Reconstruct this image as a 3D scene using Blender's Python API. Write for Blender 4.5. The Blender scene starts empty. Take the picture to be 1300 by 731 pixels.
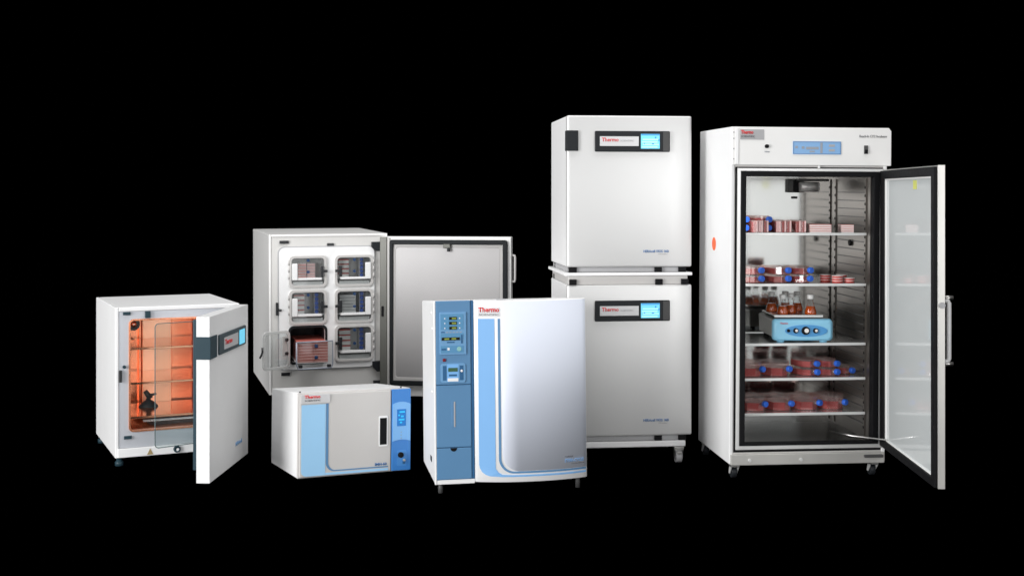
import bpy, bmesh, math, random
from mathutils import Vector, Matrix, Euler
random.seed(4)
S = bpy.context.scene
COL = S.collection
R = math.radians
CAM_H = 1.36

# ------------------------------------------------------------------ materials
def mat(name, col, metal=0.0, rough=0.4, spec=0.5, coat=0.0, trans=0.0, emit=None, es=0.0,
        brush=None, var=0.03, bump=0.0, bscale=60.0):
    m = bpy.data.materials.new(name); m.use_nodes = True
    nt = m.node_tree; b = nt.nodes['Principled BSDF']
    b.inputs['Metallic'].default_value = metal
    b.inputs['Specular IOR Level'].default_value = spec
    b.inputs['Coat Weight'].default_value = coat
    b.inputs['Transmission Weight'].default_value = trans
    tc = nt.nodes.new('ShaderNodeTexCoord'); mp = nt.nodes.new('ShaderNodeMapping')
    nt.links.new(tc.outputs['Object'], mp.inputs['Vector'])
    nz = nt.nodes.new('ShaderNodeTexNoise'); nz.inputs['Scale'].default_value = 7.0
    nz.inputs['Detail'].default_value = 4.0
    nt.links.new(mp.outputs['Vector'], nz.inputs['Vector'])
    # base colour with very faint cloudiness (wear, not light)
    mx = nt.nodes.new('ShaderNodeMix'); mx.data_type = 'RGBA'
    mx.inputs[6].default_value = (*[c * (1 - var) for c in col], 1)
    mx.inputs[7].default_value = (*[min(1, c * (1 + var)) for c in col], 1)
    nt.links.new(nz.outputs['Fac'], mx.inputs[0]); nt.links.new(mx.outputs[2], b.inputs['Base Color'])
    mr = nt.nodes.new('ShaderNodeMapRange')
    mr.inputs['To Min'].default_value = max(0.02, rough * 0.88); mr.inputs['To Max'].default_value = min(1, rough * 1.12)
    n2 = nt.nodes.new('ShaderNodeTexNoise'); n2.inputs['Scale'].default_value = bscale; n2.inputs['Detail'].default_value = 3.0
    if brush:
        m2 = nt.nodes.new('ShaderNodeMapping'); m2.inputs['Scale'].default_value = brush
        nt.links.new(tc.outputs['Object'], m2.inputs['Vector']); nt.links.new(m2.outputs['Vector'], n2.inputs['Vector'])
    else:
        nt.links.new(mp.outputs['Vector'], n2.inputs['Vector'])
    nt.links.new(n2.outputs['Fac'], mr.inputs['Value']); nt.links.new(mr.outputs['Result'], b.inputs['Roughness'])
    if bump:
        bp = nt.nodes.new('ShaderNodeBump'); bp.inputs['Strength'].default_value = bump; bp.inputs['Distance'].default_value = 0.001
        nt.links.new(n2.outputs['Fac'], bp.inputs['Height']); nt.links.new(bp.outputs['Normal'], b.inputs['Normal'])
    if emit:
        b.inputs['Emission Color'].default_value = (*emit, 1); b.inputs['Emission Strength'].default_value = es
    return m

def clear_mat(name, tint, gloss=0.12, tintamt=0.0):
    """thin clear plastic or glass: see-through with a Fresnel sheen"""
    m = bpy.data.materials.new(name); m.use_nodes = True; nt = m.node_tree
    for n in list(nt.nodes): nt.nodes.remove(n)
    out = nt.nodes.new('ShaderNodeOutputMaterial')
    tr = nt.nodes.new('ShaderNodeBsdfTransparent'); tr.inputs['Color'].default_value = (*tint, 1)
    gl = nt.nodes.new('ShaderNodeBsdfGlossy'); gl.inputs['Roughness'].default_value = 0.06
    gl.inputs['Color'].default_value = (0.95, 0.95, 0.95, 1)
    lw = nt.nodes.new('ShaderNodeLayerWeight'); lw.inputs['Blend'].default_value = 0.25
    ad = nt.nodes.new('ShaderNodeMath'); ad.operation = 'MULTIPLY_ADD'
    ad.inputs[1].default_value = 0.4; ad.inputs[2].default_value = gloss
    nt.links.new(lw.outputs['Fresnel'], ad.inputs[0])
    mx = nt.nodes.new('ShaderNodeMixShader')
    nt.links.new(ad.outputs[0], mx.inputs['Fac']); nt.links.new(tr.outputs[0], mx.inputs[1]); nt.links.new(gl.outputs[0], mx.inputs[2])
    last = mx
    if tintamt:
        df = nt.nodes.new('ShaderNodeBsdfDiffuse'); df.inputs['Color'].default_value = (*tint, 1)
        m3 = nt.nodes.new('ShaderNodeMixShader'); m3.inputs['Fac'].default_value = tintamt
        nt.links.new(mx.outputs[0], m3.inputs[1]); nt.links.new(df.outputs[0], m3.inputs[2]); last = m3
    nt.links.new(last.outputs[0], out.inputs['Surface'])
    return m

M = dict(
    white=mat('white_powder_coat', (0.80, 0.80, 0.80), rough=0.42, bump=0.08, bscale=420),
    cream=mat('warm_white_paint', (0.85, 0.845, 0.83), rough=0.42, bump=0.06, bscale=420),
    framecream=mat('warm_grey_frame_paint', (0.66, 0.65, 0.63), rough=0.42, bump=0.06, bscale=420),
    bright=mat('gloss_white_trim', (0.86, 0.86, 0.86), rough=0.3),
    greypaint=mat('light_grey_paint', (0.56, 0.545, 0.53), rough=0.45, bump=0.05, bscale=420),
    framegrey=mat('cool_grey_steel_frame', (0.56, 0.58, 0.62), metal=0.35, rough=0.38, brush=(60, 60, 2)),
    bodyblue=mat('slate_blue_plastic', (0.095, 0.235, 0.42), rough=0.45, bump=0.04, bscale=500),
    panelblue=mat('mid_blue_panel', (0.145, 0.33, 0.56), rough=0.42),
    panelblue2=mat('control_tile_blue', (0.09, 0.27, 0.47), rough=0.4),
    deepblue=mat('deep_blue_key', (0.02, 0.11, 0.25), rough=0.4),
    stripblue=mat('sky_blue_strip', (0.20, 0.43, 0.76), rough=0.4),
    paleblue=mat('pale_blue_strip', (0.33, 0.60, 0.86), rough=0.4),
    lineblue=mat('steel_blue_line', (0.10, 0.24, 0.43), rough=0.4),
    brightblue=mat('saturated_blue_plastic', (0.045, 0.22, 0.60), rough=0.35),
    knobblue=mat('blue_knob_plate', (0.07, 0.27, 0.66), rough=0.35),
    softblue=mat('soft_blue_plastic', (0.20, 0.46, 0.83), rough=0.35),
    silverdoor=mat('bluish_silver_paint', (0.63, 0.665, 0.75), metal=0.0, rough=0.5, spec=0.3, var=0.01),
    steeldoor=mat('satin_steel_door', (0.69, 0.69, 0.685), metal=0.42, rough=0.40, brush=(90, 90, 1.5), var=0.01),
    steel=mat('brushed_stainless', (0.62, 0.61, 0.59), metal=1.0, rough=0.3, brush=(3, 80, 80)),
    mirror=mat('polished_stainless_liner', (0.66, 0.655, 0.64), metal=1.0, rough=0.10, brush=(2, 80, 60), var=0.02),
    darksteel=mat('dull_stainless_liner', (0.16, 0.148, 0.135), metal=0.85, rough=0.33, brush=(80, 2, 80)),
    railsteel=mat('satin_rail_steel', (0.62, 0.61, 0.58), metal=0.55, rough=0.38, brush=(3, 90, 90), var=0.06),
    shelf=mat('steel_shelf', (0.66, 0.66, 0.65), metal=0.8, rough=0.26),
    shelfedge=mat('shelf_lip_steel', (0.74, 0.74, 0.73), metal=0.35, rough=0.35),
    darkfloor=mat('dark_reflection_floor_liner', (0.05, 0.05, 0.048), metal=0.6, rough=0.3),  # dark reflection in the steel chamber floor, put into its base colour
    copper=mat('copper_liner', (0.93, 0.37, 0.20), metal=0.8, rough=0.24, brush=(3, 30, 30), var=0.06),
    coppershelf=mat('polished_copper_shelf', (0.93, 0.42, 0.24), metal=0.95, rough=0.14, var=0.04),
    copperlite=mat('copper_panel_bright', (0.97, 0.55, 0.36), metal=0.8, rough=0.30, var=0.05),
    black=mat('black_rubber', (0.006, 0.006, 0.007), rough=0.6, spec=0.15),
    blackgloss=mat('black_plastic', (0.02, 0.021, 0.024), rough=0.28),
    petrol=mat('dark_petrol_plastic', (0.018, 0.042, 0.056), rough=0.4, spec=0.25),
    petrol2=mat('grey_petrol_bezel', (0.045, 0.068, 0.08), rough=0.4, spec=0.25),
    charcoal=mat('charcoal_bezel', (0.016, 0.018, 0.021), rough=0.4, spec=0.2),
    charcoal2=mat('charcoal_bezel_end', (0.07, 0.07, 0.07), rough=0.4, spec=0.25),
    silverplate=mat('satin_name_plate', (0.62, 0.62, 0.63), metal=0.3, rough=0.35),
    logogrey=mat('grey_badge', (0.40, 0.40, 0.41), rough=0.45),
    innergrey=mat('grey_inner_door', (0.43, 0.42, 0.42), metal=0.45, rough=0.45, brush=(2, 80, 80)),
    gasket=mat('dark_gasket', (0.014, 0.016, 0.018), rough=0.55, spec=0.2),
    post=mat('olive_grey_hinge_post', (0.15, 0.15, 0.135), metal=0.3, rough=0.4),
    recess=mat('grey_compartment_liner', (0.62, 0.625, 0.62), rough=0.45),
    recessshade=mat('shaded_compartment_liner', (0.03, 0.02, 0.025), rough=0.4),  # same liner as recess, with the open compartment's shade put into the colour
    red=mat('red_lettering', (0.72, 0.03, 0.035), rough=0.5),
    ink=mat('dark_grey_lettering', (0.10, 0.10, 0.11), rough=0.5),
    inkblue=mat('blue_lettering', (0.035, 0.15, 0.38), rough=0.5),
    inklight=mat('light_blue_lettering', (0.16, 0.36, 0.66), rough=0.5),
    orange=mat('orange_sticker', (0.85, 0.15, 0.05), rough=0.5),
    yellow=mat('yellow_green_sticker', (0.62, 0.64, 0.16), rough=0.5),
    amber=mat('amber_warning_sticker', (0.35, 0.26, 0.12), rough=0.5),
    medium=mat('red_culture_medium', (0.50, 0.016, 0.014), rough=0.15, trans=0.15),
    amberliq=mat('amber_red_medium', (0.80, 0.13, 0.012), rough=0.08, trans=0.35),
    pink=mat('pink_culture_plate', (0.84, 0.36, 0.33), rough=0.3),
    palepink=mat('pale_pink_plate', (0.80, 0.52, 0.51), rough=0.3),
    redplate=mat('red_culture_plate', (0.55, 0.07, 0.055), rough=0.3),
    plateline=mat('plate_lid_white', (0.82, 0.72, 0.71), rough=0.25),
    capblue=mat('royal_blue_cap', (0.02, 0.12, 0.60), rough=0.4),
    capmuted=mat('muted_blue_cap', (0.04, 0.10, 0.40), rough=0.45),
    pinkfront=mat('salmon_pink_tray', (0.93, 0.53, 0.49), rough=0.3),
    pinkline=mat('deep_salmon_lid', (0.74, 0.20, 0.16), rough=0.3),
    capdark=mat('navy_knob', (0.012, 0.045, 0.13), rough=0.4),
    capwhite=mat('white_cap', (0.80, 0.79, 0.77), rough=0.4),
    shakerblue=mat('light_blue_shaker_plastic', (0.25, 0.56, 0.76), rough=0.35),
    shakerpanel=mat('blue_shaker_panel', (0.07, 0.30, 0.62), rough=0.35),
    shakergrey=mat('grey_shaker_case', (0.30, 0.30, 0.29), metal=0.4, rough=0.4),
    milk=mat('pale_grey_door_glass', (0.60, 0.63, 0.63), rough=0.05, spec=0.6, var=0.01),
    lcddark=mat('dark_led_window', (0.012, 0.016, 0.010), rough=0.2),
    lcdgreen=mat('green_lcd', (0.05, 0.12, 0.06), rough=0.3),
    led=mat('green_led_digits', (0.2, 0.25, 0.03), rough=0.4, emit=(0.40, 0.42, 0.05), es=0.08),
    screen=mat('lit_cyan_screen', (0.10, 0.45, 0.65), rough=0.25, emit=(0.16, 0.62, 0.85), es=0.62),
    screenhi=mat('lit_pale_screen_rows', (0.3, 0.6, 0.7), rough=0.25, emit=(0.36, 0.85, 0.95), es=0.7),
    screenlo=mat('lit_blue_screen_bar', (0.02, 0.2, 0.5), rough=0.25, emit=(0.05, 0.33, 0.72), es=0.6),
    lcdblue=mat('blue_lcd_touch_panel', (0.005, 0.10, 0.35), rough=0.25, emit=(0.0, 0.17, 0.48), es=0.45),
    lcdcyan=mat('cyan_lcd_glyphs', (0.01, 0.3, 0.6), rough=0.25, emit=(0.02, 0.45, 0.8), es=0.6),
    lcdpanel=mat('cornflower_control_panel', (0.21, 0.42, 0.72), rough=0.35),
    lcdpanel2=mat('darker_cornflower_edge', (0.11, 0.26, 0.50), rough=0.35),
    lcdgrey=mat('grey_panel_marks', (0.30, 0.33, 0.38), rough=0.4),
    floor=mat('black_floor_cloth', (0.0, 0.0, 0.0), rough=1.0, spec=0.0),
    clear=clear_mat('clear_acrylic', (0.96, 0.97, 0.97), 0.05),
    clearfrost=clear_mat('frosty_acrylic', (0.93, 0.94, 0.93), 0.03, 0.55),
    glassin=clear_mat('smoked_inner_glass', (0.86, 0.90, 0.90), 0.01),
    flaskclear=clear_mat('clear_polystyrene', (0.88, 0.76, 0.74), 0.06, 0.09),
    glassedge=mat('green_grey_glass_edge', (0.10, 0.15, 0.155), rough=0.2),
    wire=mat('blue_grey_coated_wire', (0.40, 0.43, 0.50), metal=0.3, rough=0.35),
)

# ------------------------------------------------------------------ mesh helpers
class MB:
    def __init__(s): s.bm = bmesh.new()
    def box(s, x0, x1, y0, y1, z0, z1):
        v = [s.bm.verts.new((x, y, z)) for x in (x0, x1) for y in (y0, y1) for z in (z0, z1)]
        for f in ((0, 1, 3, 2), (4, 6, 7, 5), (0, 4, 5, 1), (2, 3, 7, 6), (0, 2, 6, 4), (1, 5, 7, 3)):
            s.bm.faces.new([v[i] for i in f])
        return s
    def loft(s, rings, cap=True, smooth=True):
        rs = [[s.bm.verts.new(p) for p in r] for r in rings]
        n = len(rs[0])
        for a, b in zip(rs, rs[1:]):
            for i in range(n):
                f = s.bm.faces.new((a[i], a[(i + 1) % n], b[(i + 1) % n], b[i])); f.smooth = smooth
        if cap:
            s.bm.faces.new(rs[0][::-1]); s.bm.faces.new(rs[-1])
        return s
    def rod(s, p0, p1, r0, r1=None, n=20):
        if r1 is None: r1 = r0
        p0, p1 = Vector(p0), Vector(p1); d = (p1 - p0).normalized()
        u = d.orthogonal().normalized(); w = d.cross(u)
        ring = lambda p, r: [p + (u * math.cos(2 * math.pi * i / n) + w * math.sin(2 * math.pi * i / n)) * r for i in range(n)]
        return s.loft([ring(p0, r0), ring(p1, r1)])
    def lathe(s, prof, c=(0, 0, 0), n=24, axis='z'):
        rings = []
        for r, h in prof:
            rg = []
            for i in range(n):
                a = 2 * math.pi * i / n
                if axis == 'z': rg.append((c[0] + r * math.cos(a), c[1] + r * math.sin(a), c[2] + h))
                else: rg.append((c[0] + r * math.cos(a), c[1] + h, c[2] + r * math.sin(a)))
            rings.append(rg)
        return s.loft(rings)
    def tube(s, pts, r, n=10):
        pts = [Vector(p) for p in pts]; rings = []
        up = None
        for i, p in enumerate(pts):
            d = (pts[min(i + 1, len(pts) - 1)] - pts[max(i - 1, 0)]).normalized()
            u = d.orthogonal().normalized() if up is None else (up - d * up.dot(d)).normalized()
            up = u; w = d.cross(u)
            rings.append([p + (u * math.cos(2 * math.pi * k / n) + w * math.sin(2 * math.pi * k / n)) * r for k in range(n)])
        return s.loft(rings)
    def prism(s, poly, a, b, axis='y'):
        """poly in the plane across the axis, extruded a..b. y: poly=(x,z); z: (x,y); x: (y,z)"""
        def P(p, t): return {'y': (p[0], t, p[1]), 'z': (p[0], p[1], t), 'x': (t, p[0], p[1])}[axis]
        return s.loft([[P(p, a) for p in poly], [P(p, b) for p in poly]], smooth=False)
    def plate(s, outer, holes, a, b):
        """plate with holes in the xz plane, thickness y from a to b"""
        if not holes: return s.prism(outer, a, b)
        if len(holes) == 1 and len(holes[0]) == len(outer):
            n = len(outer); h = holes[0]
            V = [[s.bm.verts.new((p[0], y, p[1])) for p in L] for L, y in ((outer, a), (h, a), (h, b), (outer, b))]
            for A_, B_ in zip(V, V[1:] + V[:1]):
                for i in range(n): s.bm.faces.new((A_[i], A_[(i + 1) % n], B_[(i + 1) % n], B_[i]))
            return s
        bm = bmesh.new(); es = []
        for loop in [outer] + list(holes):
            vs = [bm.verts.new((x, a, z)) for x, z in loop]
            for i in range(len(vs)): es.append(bm.edges.new((vs[i], vs[(i + 1) % len(vs)])))
        bmesh.ops.triangle_fill(bm, use_beauty=True, use_dissolve=False, edges=es)
        bmesh.ops.dissolve_limit(bm, angle_limit=0.01, verts=bm.verts[:], edges=bm.edges[:])
        if abs(b - a) > 1e-6:
            g = bmesh.ops.extrude_face_region(bm, geom=bm.faces[:])
            bmesh.ops.translate(bm, vec=(0, b - a, 0), verts=[v for v in g['geom'] if isinstance(v, bmesh.types.BMVert)])
        tmp = bpy.data.meshes.new('tmp'); bm.to_mesh(tmp); bm.free(); s.bm.from_mesh(tmp); bpy.data.meshes.remove(tmp)
        return s
    def ribbon(s, pairs, fn, th=0.0012):
        """strip between pairs of (x,z) points lying on the surface y=fn(x)"""
        f = [[s.bm.verts.new((p[0], fn(p[0]) - t, p[1])) for p in pr for t in (0, th)] for pr in pairs]
        for a, b in zip(f, f[1:]):
            s.bm.faces.new((a[1], b[1], b[3], a[3])); s.bm.faces.new((a[0], a[2], b[2], b[0]))
            s.bm.faces.new((a[0], b[0], b[1], a[1])); s.bm.faces.new((a[2], a[3], b[3], b[2]))
        for a in (f[0], f[-1]): s.bm.faces.new((a[0], a[1], a[3], a[2]))
        return s
    def bent(s, x0, x1, z0, z1, fn, n=24, back=0.0):
        """slab whose front follows y=fn(x) and whose back is at y=back"""
        poly = [(x0 + (x1 - x0) * i / n, fn(x0 + (x1 - x0) * i / n)) for i in range(n + 1)] + [(x1, back), (x0, back)]
        s.prism(poly, z0, z1, 'z'); return s

def rr(x0, x1, z0, z1, r, n=5):
    out = []
    for cx, cz, a0 in ((x1 - r, z1 - r, 0), (x0 + r, z1 - r, 90), (x0 + r, z0 + r, 180), (x1 - r, z0 + r, 270)):
        for i in range(n + 1):
            a = R(a0 + 90 * i / n); out.append((cx + r * math.cos(a), cz + r * math.sin(a)))
    return out
def rc(x0, x1, z0, z1): return rr(x0, x1, z0, z1, 0.0006)

def obj(name, mb, m, parent=None, bevel=0.0, seg=2, label=None, cat=None, group=None, kind=None):
    me = bpy.data.meshes.new(name)
    bmesh.ops.recalc_face_normals(mb.bm, faces=mb.bm.faces[:])
    mb.bm.to_mesh(me); mb.bm.free()
    me.materials.append(M[m] if isinstance(m, str) else m)
    o = bpy.data.objects.new(name, me); COL.objects.link(o)
    if parent is not None: o.parent = parent
    if bevel:
        b = o.modifiers.new('edge', 'BEVEL'); b.width = bevel; b.segments = seg; b.limit_method = 'ANGLE'; b.angle_limit = R(40)
        b.harden_normals = False
    if label: o['label'] = label
    if cat: o['category'] = cat
    if group: o['group'] = group
    if kind: o['kind'] = kind
    return o
def thing(name, label, cat, mw=None, group=None):
    o = bpy.data.objects.new(name, None); COL.objects.link(o); o.empty_display_size = 0.05
    if mw is not None: o.matrix_world = mw
    o['label'] = label; o['category'] = cat
    if group: o['group'] = group
    return o
def frame(o, yaw, pitch=0, roll=0):
    return Matrix.Translation(o) @ Matrix.Rotation(yaw, 4, 'Z') @ Matrix.Rotation(pitch, 4, 'X') @ Matrix.Rotation(roll, 4, 'Y')
def copy_tree(o, mw=None, label=None, group=None, parent=None):
    c = o.copy(); COL.objects.link(c)
    if parent is not None:
        c.parent = parent
    if mw is not None: c.matrix_world = mw
    if label: c['label'] = label
    if group: c['group'] = group
    for ch in [k for k in bpy.data.objects if k.parent == o]: copy_tree(ch, parent=c)
    return c

def text(name, s, m, parent, x0, z0, w, h, y0=0.0, face=-1, th=0.0012, fn=None, bold=0.0):
    """lettering fitted to width w and cap height h; face -1: read from -y side, +1: from +y side (x runs down)"""
    cu = bpy.data.curves.new(name, 'FONT'); cu.body = s; cu.offset = bold; cu.resolution_u = 2
    t = bpy.data.objects.new('t', cu); COL.objects.link(t)
    bpy.context.view_layer.update()
    me = bpy.data.meshes.new_from_object(t); bpy.data.objects.remove(t)
    xs = [v.co.x for v in me.vertices]; ys = [v.co.y for v in me.vertices]
    sx = w / (max(xs) - min(xs)); sz = h / (max(ys) - min(ys)); mx_, my_ = min(xs), min(ys)
    bm = bmesh.new(); bm.from_mesh(me)
    g = bmesh.ops.extrude_face_region(bm, geom=bm.faces[:])
    for v in [q for q in g['geom'] if isinstance(q, bmesh.types.BMVert)]: v.co.z += 1.0
    for v in bm.verts:
        u = (v.co.x - mx_) * sx; q = (v.co.y - my_) * sz; d = v.co.z * th
        x = x0 + (u if face < 0 else -u)
        y = (fn(x) if fn else y0) + (-d if face < 0 else d)
        v.co = (x, y, z0 + q)
    bpy.data.meshes.remove(me)
    mb = MB(); mb.bm.free(); mb.bm = bm
    return obj(name, mb, m, parent)

# ------------------------------------------------------------------ setting
FZ = -0.022
obj('floor', MB().box(-9, 9, -6, 16, FZ - 0.05, FZ), 'floor', kind='structure')
obj('backdrop', MB().box(-14, 14, 16.01, 16.1, -0.5, 9), 'floor', kind='structure')

# ================================================================== A: copper lined incubator (far left)
MA = frame((-2.0395, 6.4472, 0.0207), 0.4438)
A = thing('copper_incubator', 'white benchtop incubator with orange copper-lined chamber and open door', 'incubator', MA)
W, D, H = 0.6413, 0.7494, 0.7744
mb = MB()
mb.box(0, 0.018, 0, D, 0, H); mb.box(W - 0.018, W, 0, D, 0, H)
mb.box(0.018, W - 0.018, 0, D, H - 0.022, H); mb.box(0.018, W - 0.018, 0, D, 0, 0.02)
mb.box(0.018, W - 0.018, D - 0.02, D, 0.02, H - 0.022)
obj('outer_shell', mb, 'white', A, 0.004)
obj('front_frame', MB().plate(rc(0.0182, W - 0.0182, 0.05, H - 0.0225), [rr(0.074, 0.572, 0.135, 0.706, 0.02)], 0.004, 0.03), 'framegrey', A)
obj('bottom_rail', MB().box(0.012, W - 0.012, -0.008, 0.02, 0.002, 0.048), 'white', A, 0.003)
mb = MB(); x0, x1, y0, y1, z0, z1 = 0.076, 0.570, 0.031, 0.55, 0.137, 0.704
mb.box(x0 - .004, x0, y0, y1, z0, z1); mb.box(x1, x1 + .004, y0, y1, z0, z1); mb.box(x0, x1, y1, y1 + .004, z0, z1)
mb.box(x0, x1, y0, y1, z0 - .004, z0); mb.box(x0, x1, y0, y1, z1, z1 + .004)
CH = obj('copper_chamber', mb, 'copper', A)
obj('chamber_rim', MB().plate(rr(0.068, 0.578, 0.129, 0.712, 0.025), [rr(0.077, 0.569, 0.138, 0.703, 0.018)], -0.003, 0.0038), 'copper', A, 0.0012)
obj('back_duct', MB().box(0.215, 0.375, 0.505, 0.549, 0.16, 0.69), 'copperlite', CH, 0.004)
obj('perforated_side_wall', MB().box(0.5, 0.51, 0.08, 0.53, 0.16, 0.69), 'copper', CH, 0.002)
for x in (0.135, 0.20): obj('shelf_rack', MB().box(x, x + 0.012, 0.52, 0.549, 0.14, 0.70), 'copper', CH, 0.002)
for z in (0.556, 0.376, 0.198):
    s = obj('shelf', MB().box(0.085, 0.498, 0.055, 0.50, z - 0.004, z), 'coppershelf', A, 0.001)
    obj('shelf_lip', MB().box(0.082, 0.50, 0.046, 0.0545, z - 0.009, z + 0.002), 'coppershelf', s, 0.0015)
for (x, z, r) in ((0.162, 0.640, 0.036), (0.160, 0.53, 0.028)):
    p = obj('fan_port', MB().lathe([(r, 0), (r, 0.02), (r * .75, 0.03)], (x, 0.47, z), axis='y'), 'blackgloss', A)
    obj('fan_hub', MB().lathe([(r * .5, 0), (r * .42, -0.012), (r * .1, -0.018)], (x, 0.4695, z), axis='y'), 'steel', p)
for (a, b, c, d) in ((0.039, 0.076, 0.734, 0.750), (0.044, 0.082, 0.095, 0.112)):
    obj('door_catch', MB().box(a, b, -0.006, 0.004, c, d), 'petrol', A, 0.002)
obj('magnet_block', MB().box(0.149, 0.176, -0.012, 0.004, 0.716, 0.7505), 'petrol', A, 0.002)
l = obj('latch_bracket', MB().box(0.019, 0.033, -0.012, 0.0038, 0.39, 0.452), 'blackgloss', A, 0.003)
obj('latch_pin', MB().rod((0.045, 0.004, 0.468), (0.045, -0.014, 0.468), 0.008), 'petrol', l)
mb = MB().prism([(0.158, 0.008), (0.19, 0.008), (0.174, 0.040)], -0.0095, -0.0082)
obj('warning_sticker', mb, 'amber', A)
c = obj('port_ring', MB().lathe([(0.018, 0), (0.018, -0.012), (0.010, -0.013), (0.010, -0.006)], (0.31, -0.0081, 0.026), axis='y'), 'petrol', A)
obj('port_cap', MB().lathe([(0.0095, 0), (0.007, -0.012)], (0.314, -0.0085, 0.022), axis='y'), 'bright', c)
for x in (0.025, W - 0.03):
    for y in (0.03, D - 0.05):
        obj('foot', MB().lathe([(0.022, FZ - 0.0207 ), (0.022, -0.022), (0.015, -0.019), (0.015, 0)], (x, y, 0)), 'petrol', A)
# inner glass door, ajar
gl = bpy.data.objects.new('inner_glass_door', None)
gm = MB().plate(rr(-0.43, 0, 0.06, 0.695, 0.02), [], -0.004, 0)
gl = obj('inner_glass_door', gm, 'glassin', A)
gl.location = (0.595, -0.016, 0); gl.rotation_euler = (0, 0, R(14.5))
obj('glass_edge', MB().plate(rr(-0.432, 0.002, 0.058, 0.697, 0.022), [rr(-0.4285, -0.0015, 0.0615, 0.6935, 0.019)], -0.0045, 0.0005), 'glassedge', gl)
# door
DA = obj('door', MB().plate(rc(0, 0.70, -0.009, 0.776), [], 0, 0.063), 'white', A, 0.010, 4)
DAW = frame((-1.458, 6.63, 0.0207), R(267.2))
DA.matrix_world = DAW
obj('door_gasket', MB().plate(rc(0.02, 0.688, 0.05, 0.762), [rc(0.05, 0.66, 0.08, 0.73)], -0.020, -0.0005), 'petrol', DA, 0.003)
obj('inner_door_panel', MB().box(0.06, 0.65, -0.008, -0.0005, 0.09, 0.72), 'framegrey', DA, 0.002)
h = MB(); h.box(0.594, 0.703, 0.0632, 0.070, 0.575, 0.682); h.box(0.7005, 0.7075, -0.004, 0.070, 0.575, 0.682)
obj('handle', h, 'petrol', DA, 0.002)
bz = obj('display_bezel', MB().plate(rr(0.075, 0.560, 0.578, 0.676, 0.008), [], 0.0632, 0.073), 'petrol2', DA, 0.003)
obj('name_plate', MB().box(0.232, 0.487, 0.0732, 0.0745, 0.597, 0.655), 'silverplate', bz)
obj('screen', MB().box(0.105, 0.207, 0.0732, 0.075, 0.588, 0.662), 'screen', bz)
text('name_lettering', 'Thermo', 'red', bz, 0.474, 0.618, 0.13, 0.026, 0.0746, 1, bold=0.02)
text('model_lettering', 'HERAcell', 'inklight', DA, 0.243, 0.075, 0.12, 0.020, 0.0632, 1, bold=0.02)
for z in (0.03, 0.755):
    obj('hinge', MB().rod((-0.004, 0.012, z - 0.018), (-0.004, 0.012, z + 0.018), 0.010), 'petrol', DA)
# things inside
def at(mw, x, y, z, a=0.0): return mw @ Matrix.Translation((x, y, z)) @ Matrix.Rotation(a, 4, 'Z')
t = thing('gas_sensor', 'small dark cone-footed sensor standing on the lowest copper shelf', 'sensor', at(MA, 0.225, 0.36, 0.1985) @ Matrix.Scale(0.85, 4))
obj('base', MB().lathe([(0.062, 0), (0.060, 0.006), (0.036, 0.03), (0.016, 0.042), (0.014, 0.052)]), 'petrol', t)
obj('head', MB().rod((0.012, 0, 0.052), (-0.02, 0, 0.10), 0.019, 0.014), 'petrol', t)
obj('arm', MB().rod((0.0, 0, 0.07), (0.05, 0, 0.078), 0.011, 0.006), 'petrol', t)
t = thing('water_tray', 'low dark water tray lying on the copper chamber floor under the lowest shelf', 'tray', at(MA, 0.33, 0.28, 0.138))
obj('basin', MB().loft([[(-.13, -.16, 0), (.16, -.16, 0), (.16, .16, 0), (-.13, .16, 0)], [(-.17, -.18, .03), (.168, -.18, .03), (.168, .18, .03), (-.17, .18, .03)]], smooth=False), 'charcoal2', t, 0.002)
obj('rim', MB().box(-.175, .169, -.185, -.18, .022, .034), 'shelf', t, 0.001)

# ================================================================== B: six-compartment incubator
MBm = frame((-1.6059, 8.3, 0.053), 0.2982, 0.0114, -0.004)
B = thing('compartment_incubator', 'cream incubator with six windowed compartments and wide door open to the right', 'incubator', MBm)
W, D, H = 0.7949, 1.0792, 1.0626
CW = {'l': (0.141, 0.368), 'r': (0.446, 0.682)}
RW = [(0.717, 0.909), (0.472, 0.681), (0.215, 0.440)]
cells = [(c, r) for r in range(3) for c in 'lr']
holes = [rr(CW[c][0], CW[c][1], RW[r][0], RW[r][1], 0.025) for c, r in cells]
mb = MB(); mb.box(0, 0.016, 0.0, D, 0, H); mb.box(W - 0.016, W, 0.0, D, 0, H); mb.box(0.016, W - 0.016, 0, D, H - 0.016, H)
mb.box(0.016, W - 0.016, 0, D, 0, 0.016); mb.box(0.016, W - 0.016, D - 0.016, D, 0.016, H - 0.016)
obj('outer_shell', mb, 'cream', B, 0.004)
obj('front_frame', MB().plate(rc(0.0162, W - 0.0162, 0.0162, H - 0.0162), holes, 0.006, 0.02), 'framecream', B)
obj('compartment_wall', MB().plate(rr(0.066, 0.704, 0.165, 0.975, 0.04), holes, -0.010, 0.0058), 'bright', B, 0.004)
obj('panel_seam', MB().plate(rr(0.058, 0.712, 0.157, 0.983, 0.045), [rr(0.0665, 0.7035, 0.1655, 0.9745, 0.04)], -0.0005, 0.0058), 'logogrey', B)
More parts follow.
